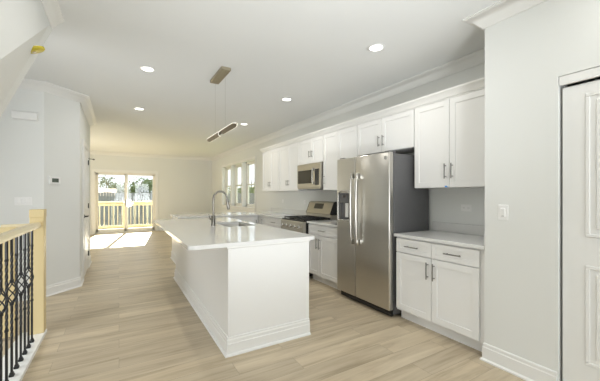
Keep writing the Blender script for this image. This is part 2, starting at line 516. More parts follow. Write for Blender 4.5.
# sliding glass door
d = bpy.data.objects.new('door_3', None); C.objects.link(d); d.location = (.22, YB, 0); struct(d)
m = MB()
m.box((SX0-.09, YB-.018, 0), (SX0+.004, YB, SZ+.09), .004); m.box((SX1-.004, YB-.018, 0), (SX1+.09, YB, SZ+.09), .004); m.box((SX0-.09, YB-.020, SZ-.004), (SX1+.09, YB, SZ+.09), .004)
m.build('casing', 'trim', d)
m = MB()
m.box((SX0, YB, 0), (SX0+.035, YB+.13, SZ)); m.box((SX1-.035, YB, 0), (SX1, YB+.13, SZ)); m.box((SX0, YB, SZ-.04), (SX1, YB+.13, SZ)); m.box((SX0, YB, 0), (SX1, YB+.13, .05))
m.build('frame', 'frame', d)
for k, (x0, x1, yy) in enumerate(((SX0+.035, .275, YB+.08), (.165, SX1-.035, YB+.03))):
    m = MB()
    w = .065
    m.box((x0, yy, .05), (x0+w, yy+.035, SZ-.04), .003); m.box((x1-w, yy, .05), (x1, yy+.035, SZ-.04), .003)
    m.box((x0, yy, SZ-.09), (x1, yy+.035, SZ-.04), .003); m.box((x0, yy, .05), (x1, yy+.035, .14), .003)
    s = m.build('sash', 'frame', d)
    m = MB(); m.box((x0+w-.005, yy+.014, .135), (x1-w+.005, yy+.020, SZ-.085)); m.build('pane', 'glass', s)
    if k == 1:
        m = MB(); m.box((x0+.012, yy-.03, .95), (x0+.03, yy, 1.15), .004); m.build('pull_handle', 'slot', s)

# three double hung windows
for i, (a, b) in enumerate(WIN):
    w = bpy.data.objects.new('window_%d' % (i+1), None); C.objects.link(w); w.location = (XR+.1, (a+b)/2, WZ0); struct(w)
    m = MB()
    xo = XR+.105
    t = .05
    m.box((xo, a, WZ0), (XR+.18, a+t, WZ1)); m.box((xo, b-t, WZ0), (XR+.18, b, WZ1)); m.box((xo, a, WZ1-t), (XR+.18, b, WZ1)); m.box((xo, a, WZ0), (XR+.18, b, WZ0+t))
    m.build('window_frame', 'frame', w)
    zm = 1.62
    for z0, z1, x in ((WZ0+t, zm+.02, xo+.012), (zm-.02, WZ1-t, xo+.042)):
        m = MB(); q = .035
        m.box((x, a+t, z0), (x+.028, a+t+q, z1)); m.box((x, b-t-q, z0), (x+.028, b-t, z1)); m.box((x, a+t, z0), (x+.028, b-t, z0+q)); m.box((x, a+t, z1-q), (x+.028, b-t, z1))
        s = m.build('sash', 'frame', w)
        m = MB(); m.box((x+.011, a+t+q-.004, z0+q-.004), (x+.016, b-t-q+.004, z1-q+.004)); m.build('pane', 'glass', s)
    m = MB(); m.box((XR-.02, a-.03, WZ0-.03), (XR+.105, b+.03, WZ0), .004); m.build('window_sill', 'trim', w)
    m = MB()
    m.box((XR-.016, a-.045, WZ0), (XR, a, WZ1+.07)); m.box((XR-.016, b, WZ0), (XR, b+.045, WZ1+.07)); m.box((XR-.016, a, WZ1), (XR, b, WZ1+.07)); m.box((XR-.016, a-.045, WZ0-.09), (XR, b+.045, WZ0-.03))
    m.build('casing', 'trim', w)
# front windows behind the camera
for i, (x0, x1) in enumerate(((-.25, .85), (1.07, 2.17))):
    w = bpy.data.objects.new('window_%d' % (i+4), None); C.objects.link(w); w.location = ((x0+x1)/2, YF-.1, .6); struct(w)
    m = MB(); t = .05
    m.box((x0, YF-.12, .6), (x0+t, YF-.05, 2.4)); m.box((x1-t, YF-.12, .6), (x1, YF-.05, 2.4)); m.box((x0, YF-.12, .6), (x1, YF-.05, .65)); m.box((x0, YF-.12, 2.35), (x1, YF-.05, 2.4)); m.box((x0, YF-.11, 1.48), (x1, YF-.06, 1.53))
    m.build('window_frame', 'frame', w)

# ------------------------------------------------------------------ cabinet builders (fronts face -X at X = xf)
def shaker(xf, y0, y1, z0, z1, fr=.058, name='door', parent=None, t=.02):
    m = MB()
    m.box((xf+.007, y0+fr-.004, z0+fr-.004), (xf+t, y1-fr+.004, z1-fr+.004))
    m.box((xf, y0, z0), (xf+t, y0+fr, z1), .0012); m.box((xf, y1-fr, z0), (xf+t, y1, z1), .0012)
    m.box((xf, y0+fr, z0), (xf+t, y1-fr, z0+fr), .0012); m.box((xf, y0+fr, z1-fr), (xf+t, y1-fr, z1), .0012)
    return m.build(name, 'cab', parent)
def pull(xf, y, z, length, vertical, parent):
    m = MB()
    r = .0058
    l = length/2
    if vertical:
        m.cyl((xf-.03, y, z-l), (xf-.03, y, z+l), r, 10)
        for s in (-1, 1): m.cyl((xf-.03, y, z+s*l*.72), (xf, y, z+s*l*.72), .0045, 8)
    else:
        m.cyl((xf-.03, y-l, z), (xf-.03, y+l, z), r, 10)
        for s in (-1, 1): m.cyl((xf-.03, y+s*l*.72, z), (xf, y+s*l*.72, z), .0045, 8)
    return m.build('handle', 'pull', parent, 40)

XB = 2.55     # base door faces
def base_unit(label, y0, y1, drawers, doors, end=False, filler=0):
    t = thing('base_cabinet', label, 'cabinet', (XB, (y0+y1)/2, 0), 'white shaker base cabinets')
    m = MB(); m.box((XB+.021, y0, .105), (XR-.003, y1, .882)); m.build('carcass', 'cab', t)
    m = MB(); m.box((XB+.09, y0, 0), (XB+.11, y1, .105)); m.build('toe_kick', 'cab', t)
    g = .003
    n = len(drawers)
    for a, b in drawers:
        dr = shaker(XB, a+g, b-g, .727, .868, .040, 'drawer', t)
        pull(XB, (a+b)/2, .797, .16, False, dr)
    for a, b, hs in doors:
        do = shaker(XB, a+g, b-g, .125, .718, .058, 'door', t)
        yh = b-.035 if hs > 0 else a+.035
        pull(XB, yh, .60, .16, True, do)
    return t
base_unit('white two-drawer base cabinet at the right end of the kitchen, beside the refrigerator', 1.373, 2.31,
          [(1.425, 1.876), (1.876, 2.305)], [(1.425, 1.876, 1), (1.876, 2.305, -1)])
base_unit('white base cabinet with one drawer over two doors, between range and refrigerator', 3.275, 4.075,
          [(3.28, 4.07)], [(3.28, 3.775, 1), (3.775, 4.07, -1)])
base_unit('white drawer base cabinet on the window side of the gas range', 4.865, 5.74, [(4.87, 5.735)], [(4.87, 5.735, 1)])
tcab = thing('corner_cabinet', 'narrow white corner cabinet door beside the peninsula, its pull upright', 'cabinet', (XB, 5.88, 0))
m = MB(); m.box((XB+.021, 5.745, .105), (XR-.003, 6.05, .882)); m.build('carcass', 'cab', tcab)
m = MB(); m.box((XB+.09, 5.745, 0), (XB+.11, 6.05, .105)); m.build('toe_kick', 'cab', tcab)
do = shaker(XB, 5.748, 6.02, .125, .868, .05, 'door', tcab); pull(XB, 5.85, .76, .14, True, do)

# peninsula: cabinet run whose doors face -Y toward the island
pen = thing('peninsula_cabinet', 'white peninsula cabinet behind the island, running out from the range wall', 'cabinet', (1.7, 6.5, 0))
PX0, PY0, PY1 = 0.955, 6.07, 6.905
m = MB(); m.box((PX0+.02, PY0+.021, .105), (XR-.003, PY1-.021, .882)); m.build('carcass', 'cab', pen)
m = MB(); m.box((PX0+.02, PY0+.09, 0), (XB+.1, PY0+.11, .105)); m.build('toe_kick', 'cab', pen)
m = MB(); m.box((PX0, PY0, 0), (PX0+.02, PY1, .882), .001); m.build('end_panel', 'cab', pen)
m = MB(); m.box((PX0, PY1-.02, 0), (XR-.003, PY1, .882), .001); m.build('back_panel', 'cab', pen)
m = MB(); m.box((PX0-.014, PY0, 0), (PX0, PY1+.014, .15), .002); m.box((PX0-.014, PY1, 0), (XR-.003, PY1+.014, .15), .002); m.box((PX0-.03, PY0, 0), (PX0-.014, PY1+.03, .02), .003); m.build('base_trim', 'trim', pen)
n = 3
for k in range(n):
    a = PX0+.03 + k*(XB-PX0-.05)/n; b = PX0+.03 + (k+1)*(XB-PX0-.05)/n
    mm = MB(); fr = .058; g = .003
    for (p, q) in (((a+g, .125), (a+g+fr, .868)), ((b-g-fr, .125), (b-g, .868)), ((a+g+fr, .125), (b-g-fr, .125+fr)), ((a+g+fr, .868-fr), (b-g-fr, .868))):
        mm.box((p[0], PY0, p[1]), (q[0], PY0+.02, q[1]), .0012)
    mm.box((a+fr, PY0+.007, .125+fr-.003), (b-fr, PY0+.02, .868-fr+.003))
    dd = mm.build('door', 'cab', pen)
    mm = MB(); mm.cyl((b-.035, PY0-.03, .66), (b-.035, PY0-.03, .80), .0058, 10)
    for z in (.68, .78): mm.cyl((b-.035, PY0-.03, z), (b-.035, PY0, z), .0045, 8)
    mm.build('handle', 'pull', dd, 40)

# worktops
def slab(poly, z0, z1, bev=.004):
    m = MB(); m.prism(poly, z0, z1)
    es = [e for e in m.bm.edges if abs(e.verts[0].co.z - e.verts[1].co.z) < 1e-5]
    bmesh.ops.bevel(m.bm, geom=es, offset=bev, segments=2, affect='EDGES', profile=.5)
    return m
w = thing('worktop', 'short white quartz worktop with backsplash between the refrigerator and the closet wall', 'worktop', (2.85, 1.86, .884), 'white quartz worktops')
slab([(2.53, 1.373), (3.177, 1.373), (3.177, 2.315), (2.53, 2.315)], .884, .914).build('slab', 'quartz', w)
m = MB(); m.box((3.157, 1.397, .914), (3.177, 2.315, 1.015), .002); m.box((2.56, 1.373, .914), (3.157, 1.395, 1.015), .002); m.build('backsplash', 'quartz', w)
w = thing('worktop', 'narrow white quartz worktop between the gas range and the refrigerator', 'worktop', (2.85, 3.68, .884), 'white quartz worktops')
slab([(2.53, 3.262), (3.177, 3.262), (3.177, 4.082), (2.53, 4.082)], .884, .914).build('slab', 'quartz', w)
m = MB(); m.box((3.157, 3.262, .914), (3.177, 4.082, 1.015), .002); m.build('backsplash', 'quartz', w)
w = thing('worktop', 'L-shaped white quartz worktop running from the range round onto the peninsula', 'worktop', (2.4, 5.9, .884), 'white quartz worktops')
slab([(2.53, 4.858), (3.177, 4.858), (3.177, 7.02), (.935, 7.02), (.935, 6.045), (2.53, 6.045)], .884, .914).build('slab', 'quartz', w)
m = MB(); m.box((3.157, 4.858, .914), (3.177, 6.75, 1.015), .002); m.build('backsplash', 'quartz', w)

# ------------------------------------------------------------------ island
IX0, IX1, IY0, IY1 = .777, 1.567, 2.487, 5.22
ITOP = .935
isl = thing('kitchen_island', 'large white panelled island body with stepped baseboard in the middle of the kitchen', 'island', ((IX0+IX1)/2, (IY0+IY1)/2, 0))
m = MB(); m.box((IX0+.02, IY0+.02, .10), (IX1-.022, IY1-.02, .60)); m.build('carcass', 'cab', isl)
m = MB(); m.box((IX0, IY0, 0), (IX0+.02, IY1, .903), .001); m.build('side_panel', 'cab', isl)
m = MB(); m.box((IX0+.0202, IY0, 0), (IX1, IY0+.02, .903), .001); m.build('end_panel', 'cab', isl)
m = MB(); m.box((IX0+.0202, IY1-.02, 0), (IX1, IY1, .903), .001); m.build('end_panel', 'cab', isl)
m = MB(); m.box((IX1-.11, IY0+.02, 0), (IX1-.09, IY1-.02, .10)); m.build('toe_kick', 'cab', isl)
BT = [(0, 0), (.016, 0), (.016, .095), (.012, .10), (.012, .125), (.007, .135), (.007, .147), (0, .150)]
SH = [(.016, 0), (.032, 0), (.031, .010), (.025, .018), (.016, .020)]
pth = [(IX1, IY0), (IX0, IY0), (IX0, IY1), (IX1, IY1)][::-1]
# outward is to the left of travel when going round clockwise seen from above
pth = [(IX1, IY1), (IX0, IY1), (IX0, IY0), (IX1, IY0)][::-1]
m = MB(); m.sweep(BT, pth, 0); m.build('base_trim', 'trim', isl)
m = MB(); m.sweep(SH, pth, 0); m.build('shoe_moulding', 'trim', isl)
m = MB(); m.sweep([(0, 0), (.008, 0), (.012, .004), (.012, .022), (0, .022)], pth, .881); m.build('cap_trim', 'trim', isl)
yy = IY0+.03
for k in range(4):
    a = IY0+.03+k*(IY1-IY0-.06)/4; b = IY0+.03+(k+1)*(IY1-IY0-.06)/4
    mm = MB(); fr = .058; g = .003
    for (p, q) in (((a+g, .115), (a+g+fr, .875)), ((b-g-fr, .115), (b-g, .875)), ((a+g+fr, .115), (b-g-fr, .115+fr)), ((a+g+fr, .875-fr), (b-g-fr, .875))):
        mm.box((IX1-.02, p[0], p[1]), (IX1, q[0], q[1]), .0012)
    mm.box((IX1-.02, a+fr, .115+fr-.003), (IX1-.007, b-fr, .875-fr+.003))
    dd = mm.build('door', 'cab', isl)
    mm = MB(); hy = b-.035 if k % 2 == 0 else a+.035
    mm.cyl((IX1+.03, hy, .66), (IX1+.03, hy, .82), .0058, 10)
    for z in (.68, .80): mm.cyl((IX1+.03, hy, z), (IX1, hy, z), .0045, 8)
    mm.build('handle', 'pull', dd, 40)

# island top with sink opening and rounded corners
def rounded(x0, x1, y0, y1, r, seg=8):
    P = []
    for cx, cy, a0 in ((x1-r, y0+r, -PI/2), (x1-r, y1-r, 0), (x0+r, y1-r, PI/2), (x0+r, y0+r, PI)):
        for k in range(seg+1):
            a = a0 + k*PI/2/seg
            P.append((cx+r*math.cos(a), cy+r*math.sin(a)))
    return P
SKX0, SKX1, SKY0, SKY1 = 1.14, 1.52, 3.66, 4.34
def ring_slab(outer, inner, z0, z1):
    m = MB(); bm = m.bm
    for z, up in ((z1, True), (z0, False)):
        vo = [bm.verts.new((x, y, z)) for x, y in outer]; vi = [bm.verts.new((x, y, z)) for x, y in inner]
        es = [bm.edges.new((vo[i], vo[(i+1) % len(vo)])) for i in range(len(vo))] + [bm.edges.new((vi[i], vi[(i+1) % len(vi)])) for i in range(len(vi))]
        bmesh.ops.triangle_fill(bm, use_beauty=True, edges=es)
        if up: top = (vo, vi)
        else: bot = (vo, vi)
    for a, b in ((top[0], bot[0]), (top[1], bot[1])):
        n = len(a)
        for i in range(n):
            bm.faces.new((a[i], a[(i+1) % n], b[(i+1) % n], b[i]))
    return m
it = ring_slab(rounded(.455, 1.625, 2.44, 5.26, .055), rounded(SKX0, SKX1, SKY0, SKY1, .012, 4), .903, ITOP).build('island_worktop', 'quartz')
tag(it, 'glossy white quartz top of the island, overhanging on the hall side', 'worktop')

sk = thing('kitchen_sink', 'undermount stainless sink set in the island top', 'sink', ((SKX0+SKX1)/2, (SKY0+SKY1)/2, .70))
m = MB()
o = rounded(SKX0-.012, SKX1+.012, SKY0-.012, SKY1+.012, .02, 4)
i_ = rounded(SKX0+.003, SKX1-.003, SKY0+.003, SKY1-.003, .010, 4)
bm = m.bm
def loop(P, z): return [bm.verts.new((x, y, z)) for x, y in P]
r1 = loop(o, .901); r2 = loop(i_, .901); r3 = loop(rounded(SKX0+.012, SKX1-.012, SKY0+.012, SKY1-.012, .015, 4), .72)
r0 = loop(o, .70)
for a, b in ((r0, r1), (r1, r2), (r2, r3)):
    n = len(a)
    for k in range(n): bm.faces.new((a[k], a[(k+1) % n], b[(k+1) % n], b[k]))
bm.faces.new(r3); bm.faces.new(list(reversed(r0)))
m.build('basin', 'steel', sk, 40)
m = MB(); m.lathe([(.02, 0), (.042, 0), (.045, .003), (.04, .005), (.02, .004)], ((SKX0+SKX1)/2, (SKY0+SKY1)/2, .7205), 20); m.build('drain', 'chrome', sk, 40)

fx, fy = 1.035, 3.93
fa = thing('kitchen_faucet', 'tall brushed nickel gooseneck faucet standing on the island top', 'faucet', (fx, fy, ITOP))
m = MB(); m.lathe([(.031, 0), (.031, .006), (.027, .010), (.026, .118), (.018, .128)], (fx, fy, ITOP), 20); m.build('base', 'tap', fa, 40)
pts = [(fx, fy, ITOP+.12), (fx, fy, ITOP+.30)]
R = .092
dx, dy = .97, -.05
for k in range(1, 15):
    a = PI - k*PI*1.02/14
    q = R + R*math.cos(a)
    pts.append((fx+dx*q, fy+dy*q, ITOP+.33+R*math.sin(a)*1.15))
m = MB(); m.tube(pts, .0125, 12); m.build('spout', 'tap', fa, 40)
e = Vector(pts[-1])
m = MB(); m.tube([e+Vector((-.003, 0, .02)), e+Vector((.004, 0, -.03)), e+Vector((.012, 0, -.085)), e+Vector((.017, 0, -.12))], [.0135, .0165, .018, .0155], 14); sp = m.build('spray_head', 'tap', fa, 40)
m = MB(); m.cyl(e+Vector((.017, 0, -.12)), e+Vector((.0178, 0, -.125)), .013, 14); m.build('nozzle', 'rubber', sp)
m = MB(); m.cyl((fx, fy, ITOP+.085), (fx-.045, fy-.012, ITOP+.085), .011, 12); m.tube([(fx-.04, fy-.01, ITOP+.085), (fx-.05, fy-.014, ITOP+.10), (fx-.062, fy-.018, ITOP+.15)], .005, 8); m.build('lever', 'tap', fa, 40)

# ------------------------------------------------------------------ refrigerator
FX = 2.48
fr_ = thing('refrigerator', 'side-by-side stainless steel refrigerator with a door dispenser', 'refrigerator', (2.8, 2.79, 0))
FY0, FY1, FS = 2.335, 3.245, 2.885
m = MB(); m.box((FX+.075, FY0+.004, .03), (3.14, FY1-.004, 1.775), .004); m.build('body', 'grey', fr_)
def fdoor(y0, y1):
    mm = MB(); mm.box((FX, y0, .085), (FX+.068, y1, 1.79), .012, 3); return mm
m = fdoor(FY0, FS-.004); dr = m.build('door', 'steel', fr_, 30)
m = MB(); m.cyl((FX+.004, 2.385, 1.728), (FX-.003, 2.385, 1.728), .022, 20); bd = m.build('badge', 'slot', dr)
m = MB()   # curly monogram in a ring
for k in range(20):
    pass
ringp = [(FX-.004, 2.385+.017*math.cos(2*PI*k/20), 1.728+.017*math.sin(2*PI*k/20)) for k in range(21)]
m.tube(ringp, .0014, 6)
m.tube([(FX-.004, 2.392+.005*math.cos(a), 1.729+.007*math.sin(a)) for a in [PI*.25+PI*1.5*k/10 for k in range(11)]], .0013, 6)
m.tube([(FX-.004, 2.378+.004*math.cos(a), 1.731+.005*math.sin(a)) for a in [PI*.25+PI*1.5*k/10 for k in range(11)]], .0013, 6)
m.build('monogram', 'chrome', bd)
# left (freezer) door with a dispenser recess
DYa, DYb, DZa, DZb = 2.985, 3.205, 1.01, 1.345
m = MB()
m.box((FX, FS+.004, .085), (FX+.068, FY1, DZa), .010, 2); m.box((FX, FS+.004, DZb), (FX+.068, FY1, 1.79), .010, 2)
m.box((FX+.001, FS+.004, DZa-.02), (FX+.068, DYa, DZb+.02), .001); m.box((FX+.001, DYb, DZa-.02), (FX+.068, FY1, DZb+.02), .001)
m.box((FX+.055, DYa, DZa-.02), (FX+.068, DYb, DZb+.02))
dl = m.build('door', 'steel', fr_)
m = MB()
arch = []
for k in range(13):
    a = k*PI/12
    arch.append((FX-.006, (DYa+DYb)/2+.118*math.cos(a), DZb-.02+.055*math.sin(a)))
m.tube([(FX-.006, (DYa+DYb)/2+.118, DZa-.005)]+arch+[(FX-.006, (DYa+DYb)/2-.118, DZa-.005)], .010, 8)
m.box((FX-.012, DYa-.012, DZa-.02), (FX+.01, DYb+.012, DZa+.003), .003)
ds = m.build('dispenser_trim', 'chrome', dl, 40)
m = MB(); m.box((FX+.002, DYa, DZb-.12), (FX+.05, DYb, DZb), .004); m.build('control_panel', 'grey', ds)
m = MB(); m.box((FX-.001, (DYa+DYb)/2-.03, DZb-.055), (FX+.002, (DYa+DYb)/2+.03, DZb-.02)); m.build('display', 'black', ds)
m = MB(); m.box((FX+.042, DYa+.004, DZa+.004), (FX+.054, DYb-.004, DZb-.12)); m.build('recess', 'grey', ds)
m = MB(); m.box((FX+.022, (DYa+DYb)/2-.055, DZa+.03), (FX+.032, (DYa+DYb)/2+.01, DZb-.125), .003); m.build('paddle', 'plate', ds)
for yh, par in ((FS+.030, dl), (FS-.070, dr)):
    m = MB()
    pts = [(FX-.005, yh, 1.57)] + [(FX-.040-.010*math.sin(PI*k/12), yh, 1.555-.80*k/12) for k in range(13)] + [(FX-.005, yh, .74)]
    m.tube(pts, .0125, 10)
    hh = m.build('handle', 'steel', par, 50)
    for z in (1.555, .755):
        m = MB(); m.box((FX-.052, yh-.019, z-.032), (FX, yh+.019, z+.032), .006, 2)
        m.build('handle_mount', 'steel', hh, 40)
m = MB(); m.box((FX+.05, FY0+.02, .01), (FX+.09, FY1-.02, .08), .003); m.build('toe_grille', 'black', fr_)
for y in (FY0+.06, FY1-.06):
    m = MB(); m.box((FX+.03, y-.04, 1.782), (FX+.13, y+.04, 1.806), .005); m.build('hinge_cover', 'grey', fr_)
    for x in (FX+.08, 3.05):
        m = MB(); m.cyl((x, y-.012, .022), (x, y+.012, .022), .022, 14); m.build('roller', 'black', fr_)

# ------------------------------------------------------------------ gas range
RX, RY0, RY1 = 2.47, 4.088, 4.852
rg = thing('gas_range', 'stainless gas range with black cooktop grates and front knobs', 'range', (2.8, 4.47, 0))
m = MB(); m.box((RX+.045, RY0, .04), (3.15, RY1, .895), .003); m.build('body', 'black', rg)
m = MB()
m.loft([(RX+.03, RY0, .905), (RX, RY0, .88), (RX-.005, RY0, .715), (RX+.045, RY0, .715), (RX+.045, RY0, .905)],
       [(RX+.03, RY1, .905), (RX, RY1, .88), (RX-.005, RY1, .715), (RX+.045, RY1, .715), (RX+.045, RY1, .905)])
cp = m.build('control_panel', 'steelwarm', rg)
for k in range(5):
    y = RY0+.10+k*(RY1-RY0-.20)/4
    m = MB(); m.cyl((RX+.002, y, .81), (RX-.012, y, .808), .031, 20); m.cyl((RX-.012, y, .808), (RX-.042, y, .805), .024, 20, .019); kb = m.build('knob', 'chrome', cp, 40)
    m = MB(); m.box((RX-.0445, y-.003, .80), (RX-.041, y+.003, .824)); m.build('knob_mark', 'black', kb)
m = MB(); m.box((RX+.02, RY0, .895), (3.02, RY1, .915), .004); m.build('cooktop', 'black', rg)
for k in range(3):
    a = RY0+.02+k*(RY1-RY0-.04)/3; b = RY0+.02+(k+1)*(RY1-RY0-.04)/3-.008
    m = MB()
    for x in (RX+.06, 2.985): m.box((x-.007, a, .932), (x+.007, b, .948), .002)
    for y in (a+.007, b-.007, (a+b)/2): m.box((RX+.06, y-.006, .932), (2.985, y+.006, .948), .002)
    for x in (2.66, 2.755, 2.85): m.box((x-.006, a, .932), (x+.006, b, .948), .002)
    for x in (RX+.06, 2.985):
        for y in (a+.007, b-.007): m.box((x-.007, y-.007, .915), (x+.007, y+.007, .934))
    m.build('grate', 'iron', rg)
for x in (2.62, 2.87):
    for y in (RY0+.15, RY1-.15):
        m = MB(); m.lathe([(.05, 0), (.05, .008), (.036, .009), (.036, .016), (.0, .017)][:4], (x, y, .914), 18); m.build('burner', 'iron', rg, 40)
m = MB()
m.loft([(3.00, RY0, .915), (3.00, RY0, .99), (3.15, RY0, .99), (3.15, RY0, .915)], [(3.00, RY1, .915), (3.00, RY1, .99), (3.15, RY1, .99), (3.15, RY1, .915)])
m.build('vent_rail', 'steelwarm', rg)
m = MB()
pr = [(3.01, .985), (2.985, 1.0), (3.065, 1.195), (3.10, 1.21), (3.15, 1.21), (3.15, .985)]
m.loft([(x, RY0+.012, z) for x, z in pr], [(x, RY1-.012, z) for x, z in pr])
bgd = m.build('backguard', 'steelwarm', rg)
for s in (RY0, RY1-.012):
    m = MB(); m.loft([(x, s, z) for x, z in pr], [(x, s+.012, z) for x, z in pr]); m.build('end_cap', 'black', bgd)
ang = math.atan2(.195, .08)
def on_guard(u):   # point on the slanted face
    return (2.985+.08*u, 1.0+.195*u)
m = MB(); a0, a1 = on_guard(.42), on_guard(.88)
n_ = (-.195/.2108, .08/.2108)
yA, yB = 4.36, 4.63
m.loft([(a0[0]+n_[0]*.003, yA, a0[1]+n_[1]*.003), (a0[0]-n_[0]*.004, yA, a0[1]-n_[1]*.004), (a1[0]-n_[0]*.004, yA, a1[1]-n_[1]*.004), (a1[0]+n_[0]*.003, yA, a1[1]+n_[1]*.003)],
       [(a0[0]+n_[0]*.003, yB, a0[1]+n_[1]*.003), (a0[0]-n_[0]*.004, yB, a0[1]-n_[1]*.004), (a1[0]-n_[0]*.004, yB, a1[1]-n_[1]*.004), (a1[0]+n_[0]*.003, yB, a1[1]+n_[1]*.003)])
m.build('display', 'glassblk', bgd)
m = MB(); m.box((RX+.005, RY0+.004, .20), (RX+.044, RY1-.004, .70), .005); od = m.build('oven_door', 'steelwarm', rg)
m = MB(); m.box((RX+.001, RY0+.12, .32), (RX+.006, RY1-.12, .60), .002); m.build('oven_window', 'glassblk', od)
m = MB(); m.cyl((RX-.045, RY0+.06, .665), (RX-.045, RY1-.06, .665), .012, 12)
for y in (RY0+.09, RY1-.09): m.cyl((RX-.045, y, .665), (RX+.006, y, .665), .009, 10)
m.build('handle', 'chrome', od, 40)
m = MB(); m.box((RX+.008, RY0+.004, .05), (RX+.044, RY1-.004, .19), .005); m.build('drawer', 'steelwarm', rg)
for x in (2.58, 3.08):
    for y in (RY0+.05, RY1-.05):
        m = MB(); m.cyl((x, y, 0), (x, y, .042), .016, 12); m.build('foot', 'black', rg)

# ------------------------------------------------------------------ upper cabinets
XU = 2.83
def upper(label, y0, y1, z0, doors, hz=None, hl=.15):
    t = thing('wall_cabinet', label, 'cabinet', (XU, (y0+y1)/2, z0), 'white shaker wall cabinets')
    m = MB(); m.box((XU+.021, y0, z0), (XR-.003, y1, 2.285)); m.build('carcass', 'cab', t)
    for a, b, hs in doors:
        do = shaker(XU, a+.0025, b-.0025, z0+.003, 2.282, .058, 'door', t)
        y = b-.036 if hs > 0 else a+.036
        pull(XU, y, z0+.165 if hz is None else hz, hl, True, do)
    return t
upper('white double-door wall cabinet above the short right worktop, blue tape at its lower edge', 1.373, 2.298, 1.40, [(1.44, 1.876, 1), (1.876, 2.296, -1)])
upper('short white wall cabinet above the refrigerator', 2.30, 3.25, 1.86, [(2.303, 2.79, 1), (2.79, 3.247, -1)], 2.0, .13)
upper('white double-door wall cabinet between the microwave and the refrigerator', 3.252, 4.068, 1.40, [(3.255, 3.68, -1), (3.68, 4.065, 1)])
upper('short white wall cabinet above the microwave', 4.07, 4.838, 1.862, [(4.073, 4.42, 1), (4.42, 4.835, -1)], 2.02, .11)
upper('white double-door wall cabinet left of the microwave', 4.84, 5.66, 1.40, [(4.843, 5.25, 1), (5.25, 5.657, -1)], 1.555, .10)
upper('last white double-door wall cabinet, nearest the three windows', 5.662, 6.505, 1.40, [(5.665, 6.085, 1), (6.085, 6.502, -1)], 1.555, .10)
m = MB(); m.sweep([(0, 0), (.0, .012), (.010, .014), (.016, .03), (.034, .058), (.044, .066), (.048, .072), (.048, .085), (-.06, .085), (-.06, 0)], [(XU+.002, 1.373), (XU+.002, 6.508), (XR-.003, 6.508)], 2.286)
struct(m.build('trim_4', 'trim', smooth=40))
tp = MB(); tp.box((XU-.0015, 1.90, 1.402), (XU-.0003, 1.925, 1.418)); tp.box((XU-.004, 1.885, 1.4025), (XU-.001, 1.918, 1.409))
tag(tp.build('painter_tape', 'tape'), 'small scrap of blue painter tape stuck under a wall cabinet door', 'tape')

# microwave under the short cabinet
MX, MY0, MY1, MZ0, MZ1 = 2.79, 4.078, 4.832, 1.425, 1.858
mw = thing('microwave', 'stainless over-the-range microwave mounted below a wall cabinet', 'microwave', (2.98, 4.455, MZ0))
m = MB(); m.box((MX+.042, MY0, MZ0), (3.175, MY1, MZ1), .003); m.build('body', 'grey', mw)
m = MB(); m.box((MX, MY0+.002, MZ0+.02), (MX+.042, MY1-.002, MZ1-.002), .006, 2); fp = m.build('door', 'steelwarm', mw)
m = MB(); m.box((MX-.002, MY0+.235, MZ0+.095), (MX+.003, MY1-.03, MZ1-.11), .001); m.build('door_window', 'glassblk', fp)
m = MB(); m.box((MX-.002, MY0+.05, MZ0+.06), (MX+.003, MY0+.165, MZ1-.105), .001); m.build('control_panel', 'black', fp)
m = MB(); hy = MY0+.20
m.tube([(MX, hy, MZ1-.10), (MX-.032, hy, MZ1-.11), (MX-.038, hy, (MZ0+MZ1)/2), (MX-.032, hy, MZ0+.10), (MX, hy, MZ0+.09)], .011, 10)
m.box((MX-.03, hy-.018, MZ1-.135), (MX, hy+.018, MZ1-.085), .004); m.box((MX-.03, hy-.018, MZ0+.075), (MX, hy+.018, MZ0+.12), .004)
m.build('handle', 'chrome', fp, 40)
m = MB(); m.box((MX+.02, MY0+.15, MZ0-.012), (3.1, MY0+.45, MZ0), .004); m.build('vent_filter', 'slot', mw)
m = MB(); m.box((MX+.004, MY0+.01, MZ0), (MX+.042, MY1-.01, MZ0+.019), .002); m.build('vent_strip', 'steelwarm', mw)

# ------------------------------------------------------------------ wall plates
def outlet_x(x, y, z, w, h, label, kind, double=False):
    t = thing('power_outlet', label, 'outlet', (x, y, z))
    m = MB(); m.box((x-.006, y-w/2, z-h/2), (x, y+w/2, z+h/2), .002); pl = m.build('cover_plate', 'plate', t)
    for s in ((-1, 1) if w > h else (0,)):
        cy_ = y + s*w*.22
        m = MB(); m.box((x-.008, cy_-.018, z-.016), (x-.005, cy_+.018, z+.016), .002); o = m.build('socket', 'plate', t)
        m = MB()
        for q in (-.006, .006): m.box((x-.0084, cy_+q-.0012, z-.006), (x-.0078, cy_+q+.0012, z+.006))
        m.build('slots', 'slot', o)
outlet_x(XR, 1.911, 1.187, .118, .072, 'white sideways double outlet above the short right worktop', 'outlet')
outlet_x(XR, 6.157, 1.18, .072, .075, 'small white outlet on the wall near the corner of the L-shaped worktop', 'outlet')
outlet_x(XR, 5.20, 1.18, .072, .075, 'small white outlet on the wall just left of the gas range', 'outlet')
t = thing('light_switch', 'single white rocker switch on the closet wall by the cabinets', 'switch', (XK, 1.231, 1.193))
m = MB(); m.box((XK-.006, 1.196, 1.135), (XK, 1.266, 1.251), .002); m.build('cover_plate', 'plate', t)
m = MB(); m.box((XK-.010, 1.215, 1.16), (XK-.005, 1.247, 1.226), .002); r = m.build('rocker', 'plate', t)
m = MB(); m.box((XK-.0108, 1.222, 1.164), (XK-.0095, 1.240, 1.168)); m.build('indicator', 'slot', r)
t = thing('light_switch', 'triple white rocker switch plate on the wall behind the newel post', 'switch', (-1.035, YL, 1.248))
m = MB(); m.box((-1.122, YL-.006, 1.195), (-.948, YL, 1.300), .002); m.build('cover_plate', 'plate', t)
